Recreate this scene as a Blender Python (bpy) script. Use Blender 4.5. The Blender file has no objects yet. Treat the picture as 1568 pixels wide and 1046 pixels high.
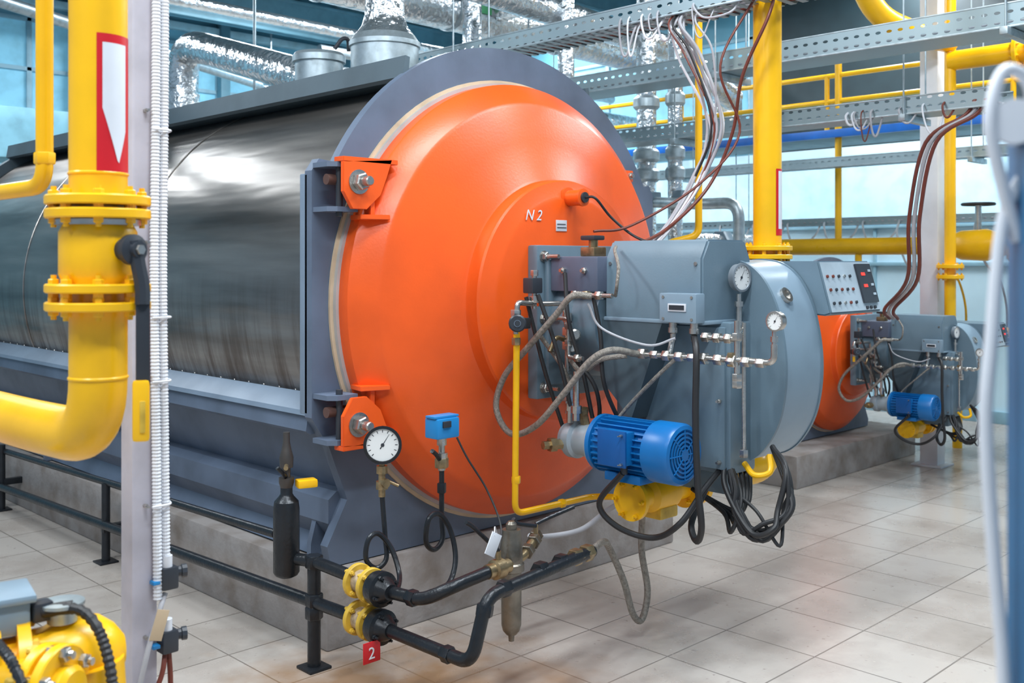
import bpy, bmesh, math, random
from mathutils import Vector, Matrix
random.seed(7)
V=Vector
scn=bpy.context.scene
# ------------------------------------------------------------------ materials
def nd(nt,t,**k):
    n=nt.nodes.new(t)
    for a,b in k.items(): setattr(n,a,b)
    return n
def M(name,col,rough=.5,metal=0.,var=.12,bump=0.,scale=6.,dirt=None,stretch=(1,1,1),coat=0.,bscale=None):
    m=bpy.data.materials.new(name); m.use_nodes=True; nt=m.node_tree
    b=nt.nodes['Principled BSDF']; L=nt.links.new
    b.inputs['Roughness'].default_value=rough; b.inputs['Metallic'].default_value=metal
    b.inputs['Coat Weight'].default_value=coat
    tc=nd(nt,'ShaderNodeTexCoord'); mp=nd(nt,'ShaderNodeMapping'); mp.inputs['Scale'].default_value=stretch
    L(tc.outputs['Object'],mp.inputs['Vector'])
    no=nd(nt,'ShaderNodeTexNoise'); no.inputs['Scale'].default_value=scale; no.inputs['Detail'].default_value=6
    L(mp.outputs[0],no.inputs['Vector'])
    mx=nd(nt,'ShaderNodeMix',data_type='RGBA')
    c2=dirt if dirt else tuple(c*(1-var*2) for c in col)
    mx.inputs[6].default_value=(*col,1); mx.inputs[7].default_value=(*c2,1)
    rp=nd(nt,'ShaderNodeMapRange'); rp.inputs[1].default_value=.42; rp.inputs[2].default_value=.72; rp.inputs[4].default_value=1. if not dirt else var*3
    L(no.outputs[0],rp.inputs[0]); L(rp.outputs[0],mx.inputs[0]); L(mx.outputs[2],b.inputs['Base Color'])
    r2=nd(nt,'ShaderNodeMapRange'); r2.inputs[3].default_value=max(.03,rough-.08); r2.inputs[4].default_value=min(1,rough+.1)
    L(no.outputs[0],r2.inputs[0]); L(r2.outputs[0],b.inputs['Roughness'])
    if bump:
        n2=nd(nt,'ShaderNodeTexNoise'); n2.inputs['Scale'].default_value=bscale or scale*4; n2.inputs['Detail'].default_value=3
        L(mp.outputs[0],n2.inputs['Vector'])
        bp=nd(nt,'ShaderNodeBump'); bp.inputs['Strength'].default_value=bump; bp.inputs['Distance'].default_value=.02
        L(n2.outputs[0],bp.inputs['Height']); L(bp.outputs[0],b.inputs['Normal'])
    return m
def emis(name,col,s):
    m=M(name,col); b=m.node_tree.nodes['Principled BSDF']; b.inputs['Emission Color'].default_value=(*col,1); b.inputs['Emission Strength'].default_value=s; return m
ORANGE=M('orange_paint',(.86,.105,.010),.34,0,.12,.03,2.2,bscale=90)
PLATE=M('blue_grey_paint',(.115,.15,.215),.45,0,.18,.05,3)
PLATEL=M('light_blue_grey_paint',(.19,.25,.33),.42,0,.12,.05,3)
PLATED=M('dark_grey_paint',(.075,.11,.135),.5,0,.12,.05,3)
BURN=M('burner_grey_paint',(.145,.215,.27),.36,0,.08,.02,4,bscale=120)
BURNL=M('burner_light_paint',(.235,.325,.405),.32,0,.07,.0,4)
YEL=M('yellow_paint',(.94,.50,.005),.3,0,.07,.02,5,bscale=60)
YELD=M('yellow_dull_paint',(.72,.46,.05),.45,0,.2,.05,14)
BLK=M('black_rubber',(.018,.018,.02),.5,0,.1)
BLKP=M('black_painted_steel',(.018,.021,.026),.32,.3,.15,.1,20)
BLUE=M('motor_blue_paint',(.004,.15,.44),.33,0,.08)
BLUES=M('sensor_blue_plastic',(.015,.24,.58),.35,0,.05)
STEEL=M('fitting_steel',(.55,.53,.5),.28,.95,.15,.05,30)
STEELD=M('dull_bronze_bowl',(.24,.215,.18),.35,.8,.25,.1,15)
ZINC=M('galvanised_steel',(.46,.54,.58),.4,.75,.15,.0,20)
BRASS=M('brass_fitting',(.40,.30,.17),.35,.85,.25,.05,30)
BRAID=M('braided_hose',(.36,.33,.29),.42,.55,.25,.5,90)
WHITE=M('white_paint',(.72,.73,.76),.4,0,.06,.0,5)
LAV=M('column_paint',(.60,.58,.66),.45,0,.10,.03,8)
PLAS=M('white_plastic',(.72,.74,.79),.4,0,.06)
RED=M('red_vinyl',(.62,.012,.02),.3,0,.05)
CREAM=M('cream_gasket',(.62,.47,.32),.7,0,.15)
FOIL=M('foil_insulation',(.78,.83,.86),.22,.93,.12,.85,14,bscale=20)
CONC=M('plinth_concrete',(.34,.31,.295),.75,0,.25,.2,6,dirt=(.17,.13,.10))
BROWN=M('brown_cable',(.17,.035,.02),.45)
GREYC=M('grey_cable',(.42,.42,.45),.5)
GLASSY=M('dial_glass',(.80,.81,.80),.15,0,.02)
DARK=M('dark_plastic',(.03,.035,.045),.4)
REDL=emis('red_led_segment',(1,.03,.02),2)
LAMP=emis('lamp_tube',(.9,.96,1),6)
BLUEP=M('blue_post_paint',(.04,.14,.27),.5)
# brushed stainless cladding
def steelclad():
    m=bpy.data.materials.new('stainless_cladding'); m.use_nodes=True; nt=m.node_tree; L=nt.links.new
    b=nt.nodes['Principled BSDF']; b.inputs['Metallic'].default_value=.92
    tc=nd(nt,'ShaderNodeTexCoord'); mp=nd(nt,'ShaderNodeMapping'); mp.inputs['Scale'].default_value=(3,.25,3)
    L(tc.outputs['Object'],mp.inputs[0])
    no=nd(nt,'ShaderNodeTexNoise'); no.inputs['Scale'].default_value=2.2; no.inputs['Detail'].default_value=8; L(mp.outputs[0],no.inputs['Vector'])
    cr=nd(nt,'ShaderNodeValToRGB'); e=cr.color_ramp.elements
    e[0].position=.3; e[0].color=(.17,.155,.145,1); e[1].position=.7; e[1].color=(.47,.43,.40,1)
    L(no.outputs[0],cr.inputs[0])
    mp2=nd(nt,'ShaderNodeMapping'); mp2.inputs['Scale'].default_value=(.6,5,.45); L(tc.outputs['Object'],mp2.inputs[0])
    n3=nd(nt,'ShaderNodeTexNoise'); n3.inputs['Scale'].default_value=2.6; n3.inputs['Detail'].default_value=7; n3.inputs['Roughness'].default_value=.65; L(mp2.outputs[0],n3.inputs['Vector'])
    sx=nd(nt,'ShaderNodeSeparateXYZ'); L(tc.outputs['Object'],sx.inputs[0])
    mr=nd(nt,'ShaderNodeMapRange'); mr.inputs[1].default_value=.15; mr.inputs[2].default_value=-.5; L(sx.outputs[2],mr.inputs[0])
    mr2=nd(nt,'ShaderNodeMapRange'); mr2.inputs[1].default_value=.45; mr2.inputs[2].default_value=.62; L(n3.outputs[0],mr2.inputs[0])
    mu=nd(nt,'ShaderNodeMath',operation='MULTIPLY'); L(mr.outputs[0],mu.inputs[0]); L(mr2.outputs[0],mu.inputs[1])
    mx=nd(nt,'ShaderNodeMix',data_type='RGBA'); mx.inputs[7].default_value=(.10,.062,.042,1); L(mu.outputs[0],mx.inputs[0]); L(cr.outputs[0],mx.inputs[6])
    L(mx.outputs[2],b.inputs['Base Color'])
    r=nd(nt,'ShaderNodeMapRange'); r.inputs[3].default_value=.22; r.inputs[4].default_value=.42; L(no.outputs[0],r.inputs[0]); L(r.outputs[0],b.inputs['Roughness'])
    mp3=nd(nt,'ShaderNodeMapping'); mp3.inputs['Scale'].default_value=(2.2,.35,2.2); L(tc.outputs['Object'],mp3.inputs[0])
    n4=nd(nt,'ShaderNodeTexNoise'); n4.inputs['Scale'].default_value=1.6; n4.inputs['Detail'].default_value=3; L(mp3.outputs[0],n4.inputs['Vector'])
    bp=nd(nt,'ShaderNodeBump'); bp.inputs['Strength'].default_value=.35; bp.inputs['Distance'].default_value=.06; L(n4.outputs[0],bp.inputs['Height']); L(bp.outputs[0],b.inputs['Normal'])
    return m
CLAD=steelclad()
def perf():
    m=bpy.data.materials.new('perforated_steel'); m.use_nodes=True; nt=m.node_tree; L=nt.links.new
    b=nt.nodes['Principled BSDF']; b.inputs['Base Color'].default_value=(.36,.46,.50,1); b.inputs['Metallic'].default_value=.7; b.inputs['Roughness'].default_value=.42
    tc=nd(nt,'ShaderNodeTexCoord'); s=nd(nt,'ShaderNodeSeparateXYZ'); L(tc.outputs['Object'],s.inputs[0])
    def cell(src,per,sc):
        a=nd(nt,'ShaderNodeMath',operation='MULTIPLY'); a.inputs[1].default_value=1/per; L(src,a.inputs[0])
        f=nd(nt,'ShaderNodeMath',operation='FRACT'); L(a.outputs[0],f.inputs[0])
        c=nd(nt,'ShaderNodeMath',operation='SUBTRACT'); c.inputs[1].default_value=.5; L(f.outputs[0],c.inputs[0])
        d=nd(nt,'ShaderNodeMath',operation='MULTIPLY'); d.inputs[1].default_value=sc; L(c.outputs[0],d.inputs[0])
        e=nd(nt,'ShaderNodeMath',operation='POWER'); e.inputs[1].default_value=2; ab=nd(nt,'ShaderNodeMath',operation='ABSOLUTE'); L(d.outputs[0],ab.inputs[0]); L(ab.outputs[0],e.inputs[0]); return e
    ey=cell(s.outputs[1],.062,3.6); ez=cell(s.outputs[2],.05,5.5)
    ad=nd(nt,'ShaderNodeMath',operation='ADD'); L(ey.outputs[0],ad.inputs[0]); L(ez.outputs[0],ad.inputs[1])
    lt=nd(nt,'ShaderNodeMath',operation='LESS_THAN'); lt.inputs[1].default_value=.8; L(ad.outputs[0],lt.inputs[0])
    tr=nd(nt,'ShaderNodeBsdfTransparent'); mx=nd(nt,'ShaderNodeMixShader'); L(lt.outputs[0],mx.inputs[0]); L(b.outputs[0],mx.inputs[1]); L(tr.outputs[0],mx.inputs[2])
    L(mx.outputs[0],nt.nodes['Material Output'].inputs[0]); return m
PERF=perf()
def floormat():
    m=bpy.data.materials.new('floor_tiles'); m.use_nodes=True; nt=m.node_tree; L=nt.links.new
    b=nt.nodes['Principled BSDF']
    tc=nd(nt,'ShaderNodeTexCoord'); br=nd(nt,'ShaderNodeTexBrick'); br.offset=0; br.squash=1
    br.inputs['Scale'].default_value=1; br.inputs['Brick Width'].default_value=.42; br.inputs['Row Height'].default_value=.42; br.inputs['Mortar Size'].default_value=.004; br.inputs['Mortar Smooth'].default_value=.2
    br.inputs['Color1'].default_value=(.52,.465,.42,1); br.inputs['Color2'].default_value=(.47,.425,.385,1); br.inputs['Mortar'].default_value=(.21,.185,.165,1)
    L(tc.outputs['Object'],br.inputs['Vector'])
    no=nd(nt,'ShaderNodeTexNoise'); no.inputs['Scale'].default_value=1.9; no.inputs['Detail'].default_value=9; no.inputs['Roughness'].default_value=.62; L(tc.outputs['Object'],no.inputs['Vector'])
    mr=nd(nt,'ShaderNodeMapRange'); mr.inputs[1].default_value=.44; mr.inputs[2].default_value=.74; mr.inputs[4].default_value=.75; L(no.outputs[0],mr.inputs[0])
    mx=nd(nt,'ShaderNodeMix',data_type='RGBA'); mx.inputs[7].default_value=(.25,.20,.165,1); L(mr.outputs[0],mx.inputs[0]); L(br.outputs[0],mx.inputs[6])
    sp=nd(nt,'ShaderNodeTexNoise'); sp.inputs['Scale'].default_value=26; sp.inputs['Detail'].default_value=4; L(tc.outputs['Object'],sp.inputs['Vector'])
    ms=nd(nt,'ShaderNodeMapRange'); ms.inputs[1].default_value=.66; ms.inputs[2].default_value=.74; ms.inputs[4].default_value=.5; L(sp.outputs[0],ms.inputs[0])
    mxs=nd(nt,'ShaderNodeMix',data_type='RGBA'); mxs.inputs[7].default_value=(.16,.12,.10,1); L(ms.outputs[0],mxs.inputs[0]); L(mx.outputs[2],mxs.inputs[6])
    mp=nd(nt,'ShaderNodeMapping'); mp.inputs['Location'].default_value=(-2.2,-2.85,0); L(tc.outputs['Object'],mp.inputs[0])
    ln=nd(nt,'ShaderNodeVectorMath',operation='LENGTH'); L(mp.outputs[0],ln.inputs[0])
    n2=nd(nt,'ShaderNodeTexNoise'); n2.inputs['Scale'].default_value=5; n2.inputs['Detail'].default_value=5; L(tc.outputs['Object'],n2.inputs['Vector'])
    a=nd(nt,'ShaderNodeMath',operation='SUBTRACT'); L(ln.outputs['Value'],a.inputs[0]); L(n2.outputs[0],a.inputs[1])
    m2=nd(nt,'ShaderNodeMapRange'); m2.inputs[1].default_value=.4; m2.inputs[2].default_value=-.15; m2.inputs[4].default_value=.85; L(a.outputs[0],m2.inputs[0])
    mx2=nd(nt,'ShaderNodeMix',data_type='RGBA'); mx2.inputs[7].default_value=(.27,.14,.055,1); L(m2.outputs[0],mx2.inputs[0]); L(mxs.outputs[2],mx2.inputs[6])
    L(mx2.outputs[2],b.inputs['Base Color'])
    r=nd(nt,'ShaderNodeMapRange'); r.inputs[3].default_value=.10; r.inputs[4].default_value=.42; L(no.outputs[0],r.inputs[0]); L(r.outputs[0],b.inputs['Roughness'])
    bp=nd(nt,'ShaderNodeBump'); bp.inputs['Strength'].default_value=.3; bp.inputs['Distance'].default_value=.003; bp.invert=True; L(br.outputs['Fac'],bp.inputs['Height']); L(bp.outputs[0],b.inputs['Normal'])
    return m
# ------------------------------------------------------------------ geometry builder
def perp(d):
    d=d.normalized(); a=V((0,0,1)) if abs(d.z)<.9 else V((1,0,0))
    u=a.cross(d).normalized(); v=d.cross(u).normalized(); return u,v
class G:
    def __init__(s,name,X=None): s.name=name; s.v=[];s.f=[];s.m=[];s.mats=[];s.X=X
    def mi(s,m):
        if m not in s.mats: s.mats.append(m)
        return s.mats.index(m)
    def add(s,vs,fs,m):
        o=len(s.v); k=s.mi(m); s.v+=[tuple(V(v)) for v in vs]; s.f+=[tuple(i+o for i in f) for f in fs]; s.m+=[k]*len(fs)
    def bm(s,b,m):
        b.verts.index_update(); s.add([v.co.copy() for v in b.verts],[[v.index for v in f.verts] for f in b.faces],m); b.free()
    def box(s,lo,hi,m,bev=.004,rz=0,rx=0,ry=0):
        lo,hi=V(lo),V(hi); c=(lo+hi)/2; d=hi-lo
        b=bmesh.new(); bmesh.ops.create_cube(b,size=1); bmesh.ops.scale(b,vec=d,verts=b.verts)
        if bev: bmesh.ops.bevel(b,geom=b.edges[:],offset=min(bev,min(d)*.45),segments=2,affect='EDGES',profile=.6)
        R=Matrix.Rotation(rz,4,'Z')@Matrix.Rotation(ry,4,'Y')@Matrix.Rotation(rx,4,'X')
        bmesh.ops.transform(b,matrix=Matrix.Translation(c)@R,verts=b.verts); s.bm(b,m)
    def lathe(s,p,d,prof,m,seg=32,caps=True,ph=0):
        p=V(p); d=V(d).normalized(); u,v=perp(d); vs=[];fs=[];n=len(prof)
        for (t,r) in prof:
            for i in range(seg):
                a=2*math.pi*i/seg+ph; vs.append(p+d*t+(u*math.cos(a)+v*math.sin(a))*max(r,1e-4))
        for j in range(n-1):
            for i in range(seg):
                k=(i+1)%seg; fs.append((j*seg+i,j*seg+k,(j+1)*seg+k,(j+1)*seg+i))
        if caps: fs.append(tuple(range(seg))[::-1]); fs.append(tuple((n-1)*seg+i for i in range(seg)))
        s.add(vs,fs,m)
    def cyl(s,a,b,r,m,r2=None,seg=20,bev=0):
        a,b=V(a),V(b); L=(b-a).length; r2=r if r2 is None else r2
        pr=[(0,r),(L,r2)] if not bev else [(0,r-bev),(bev,r),(L-bev,r2),(L,r2-bev)]
        s.lathe(a,b-a,pr,m,seg)
    def tube(s,pts,r,m,seg=10,curve=True,rip=0,per=.012,res=8):
        P=[V(p) for p in pts]
        if curve and len(P)>2:
            Q=[]; E=[P[0]*2-P[1]]+P+[P[-1]*2-P[-2]]
            for i in range(1,len(E)-2):
                a,b,c,d=E[i-1:i+3]
                for k in range(res):
                    t=k/res; Q.append(.5*((2*b)+(c-a)*t+(2*a-5*b+4*c-d)*t*t+(3*b-a-3*c+d)*t**3))
            Q.append(P[-1]); P=Q
        if rip:
            Q=[P[0]]; 
            for a,b in zip(P,P[1:]):
                n=max(1,int((b-a).length/(per/2)))
                for k in range(1,n+1): Q.append(a.lerp(b,k/n))
            P=Q
        d=(P[1]-P[0]).normalized(); u,v=perp(d); vs=[];fs=[]
        for i,p in enumerate(P):
            if 0<i<len(P)-1: nd_=(P[i+1]-P[i-1]).normalized()
            elif i: nd_=(P[i]-P[i-1]).normalized()
            else: nd_=d
            u=(u-nd_*u.dot(nd_)).normalized(); v=nd_.cross(u)
            rr=r*(1+rip*(1 if i%2 else -1))
            for k in range(seg):
                a=2*math.pi*k/seg; vs.append(p+(u*math.cos(a)+v*math.sin(a))*rr)
        n=len(P)
        for j in range(n-1):
            for i in range(seg):
                k=(i+1)%seg; fs.append((j*seg+i,j*seg+k,(j+1)*seg+k,(j+1)*seg+i))
        fs.append(tuple(range(seg))[::-1]); fs.append(tuple((n-1)*seg+i for i in range(seg)))
        s.add(vs,fs,m)
    def pipe(s,pts,r,m,bend=None,seg=16):
        P=[V(p) for p in pts]; bend=bend or r*3; Q=[P[0]]
        for i in range(1,len(P)-1):
            a,b,c=P[i-1],P[i],P[i+1]; bb=min(bend,(a-b).length*.49,(c-b).length*.49)
            p0=b+(a-b).normalized()*bb; p2=b+(c-b).normalized()*bb
            for k in range(9):
                t=k/8; Q.append(p0*(1-t)**2+b*2*t*(1-t)+p2*t*t)
        Q.append(P[-1]); s.tube(Q,r,m,seg,curve=False)
    def prism(s,out,f,t0,t1,m,bev=0):
        b=bmesh.new(); A=[b.verts.new(f(p,t0)) for p in out]; B=[b.verts.new(f(p,t1)) for p in out]; n=len(out)
        b.faces.new(A[::-1]); b.faces.new(B)
        for i in range(n): b.faces.new((A[i],A[(i+1)%n],B[(i+1)%n],B[i]))
        bmesh.ops.recalc_face_normals(b,faces=b.faces)
        if bev:
            es=[e for e in b.edges if len(e.link_faces)==2 and e.calc_face_angle(0)>.9]
            bmesh.ops.bevel(b,geom=es,offset=bev,segments=2,affect='EDGES')
        s.bm(b,m)
    def bolt(s,p,d,r=.012,m=None,L=.014):
        m=m or STEEL; d=V(d).normalized(); p=V(p)
        s.lathe(p,d,[(0,r),(L*.85,r),(L,r*.85)],m,6,ph=random.random()); s.lathe(p+d*L,d,[(0,r*.55),(L*.8,r*.55)],m,8)
    def flange(s,p,d,r,th,m,n=8,br=None,bm=None,both=True):
        p=V(p); d=V(d).normalized(); e=min(.003,th*.2)
        s.lathe(p-d*th/2,d,[(0,r-e),(e,r),(th-e,r),(th,r-e)],m,36); u,v=perp(d); br=br or r*.09
        for i in range(n):
            a=2*math.pi*(i+.5)/n; q=p+(u*math.cos(a)+v*math.sin(a))*r*.82
            s.bolt(q+d*th/2,d,br,bm or m,br*.9)
            if both: s.bolt(q-d*th/2,-d,br,bm or m,br*.9)
    def union(s,p,d,r,m,L=.03):
        p=V(p); d=V(d).normalized()
        s.lathe(p-d*L/2,d,[(0,r*.92),(L*.1,r),(L*.9,r),(L,r*.92)],m,6)
    def gauge(s,p,d,r,rim=STEEL,th=.03):
        p=V(p); d=V(d).normalized(); u,v=perp(d)
        s.lathe(p-d*th,d,[(0,r*.9),(th*.1,r*.97),(th*.8,r*.97),(th*.85,r*1.05),(th*1.05,r*1.05),(th*1.08,r*.9),(th*.95,r*.88)],rim,32,False)
        s.lathe(p-d*th,d,[(0,r*.9),(th*.9,r*.9)],GLASSY,32)
        for i in range(13):
            a=math.radians(-45+270*i/12); q=u*math.cos(a)+v*math.sin(a); w=q.cross(d)*r*.02; z=d*.0006-d*th*.1
            s.add([p+z+q*r*.68-w,p+z+q*r*.68+w,p+z+q*r*.82+w,p+z+q*r*.82-w],[(0,1,2,3)],DARK)
        q=(u*.5+v*.8).normalized(); w=q.cross(d)*r*.03; z=-d*th*.1+d*.001
        s.add([p+z-q*r*.25-w,p+z-q*r*.25+w,p+z+q*r*.7+w*.2,p+z+q*r*.7-w*.2],[(0,1,2,3)],DARK)
        s.lathe(p-d*th*.1,d,[(0,r*.1),(.002,r*.1)],DARK,12)
    def done(s,parent=None,keep=False):
        vs=[V(v) for v in s.v]
        if s.X: vs=[s.X@v for v in vs]
        c=V((0,0,0))
        if not keep:
            lo=V([min(v[i] for v in vs) for i in range(3)]); hi=V([max(v[i] for v in vs) for i in range(3)]); c=(lo+hi)/2
        me=bpy.data.meshes.new(s.name); me.from_pydata([v-c for v in vs],[],s.f)
        for m in s.mats: me.materials.append(m)
        me.polygons.foreach_set('material_index',s.m); me.update()
        b=bmesh.new(); b.from_mesh(me); bmesh.ops.recalc_face_normals(b,faces=b.faces); b.to_mesh(me); b.free()
        me.shade_smooth(); me.set_sharp_from_angle(angle=math.radians(32))
        o=bpy.data.objects.new(s.name,me); o.location=c; scn.collection.objects.link(o)
        if parent: o.parent=parent; o.location=c-parent.location
        return o
def text(body,loc,rot,size,mat,parent,name,ext=.0008):
    cu=bpy.data.curves.new(name,'FONT'); cu.body=body; cu.size=size; cu.extrude=ext; cu.materials.append(mat)
    o=bpy.data.objects.new(name,cu); scn.collection.objects.link(o); o.parent=parent
    o.location=V(loc)-parent.location; o.rotation_euler=rot; return o
FRONT=(math.pi/2,0,0)
# ------------------------------------------------------------------ room
def plane_obj(name,lo,hi,mat):
    g=G(name); g.box(lo,hi,mat,0); return g.done(keep=True)
plane_obj('floor',(-3,-3,-.1),(10.6,13.1,0),floormat())
WL=M('wall_panel_paint',(.60,.80,.90),.3,0,.08,0,1.5)
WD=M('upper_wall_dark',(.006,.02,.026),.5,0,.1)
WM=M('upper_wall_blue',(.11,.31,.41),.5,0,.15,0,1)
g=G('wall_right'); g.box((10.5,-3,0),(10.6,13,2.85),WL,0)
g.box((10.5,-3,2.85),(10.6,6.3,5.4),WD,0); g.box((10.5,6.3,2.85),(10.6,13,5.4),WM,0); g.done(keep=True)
TE=M('teal_rib_paint',(.26,.44,.53),.5)
GLOW=emis('panel_glow',(.50,.76,.90),.42)  # emission stands in for the bright band on the wall
g=G('wall_glow_panel')  # framed glowing strip, added to brighten the poorly lit right wall
g.box((10.475,-3,2.0),(10.5,12.5,2.72),GLOW,0)
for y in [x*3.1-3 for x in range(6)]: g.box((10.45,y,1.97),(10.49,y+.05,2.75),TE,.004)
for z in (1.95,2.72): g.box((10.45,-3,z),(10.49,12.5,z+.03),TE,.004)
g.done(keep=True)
GLZ2=emis('high_glazing',(.20,.50,.66),.22)
g=G('window_2')
g.box((10.475,6.6,3.0),(10.5,12.4,4.2),GLZ2,0)
for y in (6.6,8.8,11.0,12.1): g.box((10.45,y,2.95),(10.49,y+.06,4.25),TE,.004)
for z in (2.95,4.2): g.box((10.45,6.6,z),(10.49,12.4,z+.04),TE,.004)
g.done(keep=True)
g=G('window_3')
g.box((2.0,12.975,3.3),(9.5,12.998,4.5),GLZ2,0)
for x in (2.,4.5,7.,9.4): g.box((x,12.94,3.25),(x+.06,12.99,4.55),TE,.004)
for z in (3.25,3.9,4.5): g.box((2,12.94,z),(9.5,12.99,z+.05),TE,.004)
g.done(keep=True)
g=G('wall_back'); g.box((-3,13,0),(10.6,13.1,5.4),M('back_wall_paint',(.20,.46,.58),.5,0,.15,0,1),0); g.done(keep=True)
g=G('ceiling'); g.box((-3,-3,5.3),(10.6,13.1,5.4),M('ceiling_paint',(.04,.11,.14),.6),0); g.done(keep=True)
g=G('trim_1')
BS=M('bright_blue_trim',(.01,.16,.62),.4)
for z in (.9,1.55): g.box((10.46,-3,z),(10.5,13,z+.04),TE,.004)
for y in [x*1.9-2.5 for x in range(8)]: g.box((10.47,y,0),(10.5,y+.03,1.95),TE,.003)
g.done(keep=True)
g=G('baseboard_right'); g.box((10.46,-3,0),(10.5,13,.12),TE,.004); g.done(keep=True)
BEAM=M('beam_paint',(.11,.25,.32),.5)
g=G('roof_beam')
for y in (4.2,8.0,11.6):
    g.box((-3,y-.08,4.55),(10.5,y+.08,4.59),BEAM); g.box((-3,y-.01,4.55),(10.5,y+.01,5.0),BEAM,0); g.box((-3,y-.08,4.97),(10.5,y+.08,5.0),BEAM)
for x in range(-2,10,2): g.box((x,-3,5.02),(x+.1,13,5.28),BEAM)
g.done(keep=True)
g=G('wall_purlin')
for i,z in enumerate((1.2,2.2,2.9,4.7)): g.box((-3,12.85,z),(10.5,12.99,z+.09),M('purlin_paint_%d'%i,(.42,.62,.70) if i%2 else (.08,.24,.32),.5),.01)
for x in (1,3,5,7,9): g.box((x,12.8,0),(x+.14,12.93,5.2),BEAM,.01)
g.done(keep=True)
# ------------------------------------------------------------------ plinths
def plinth(name,lo,hi):
    g=G(name); g.box(lo,hi,CONC,.012); return g.done()
plinth('concrete_plinth',(2.40,3.52,0),(4.75,8.9,.33))
plinth('concrete_plinth',(6.45,3.72,0),(8.35,7.2,.23))
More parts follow.
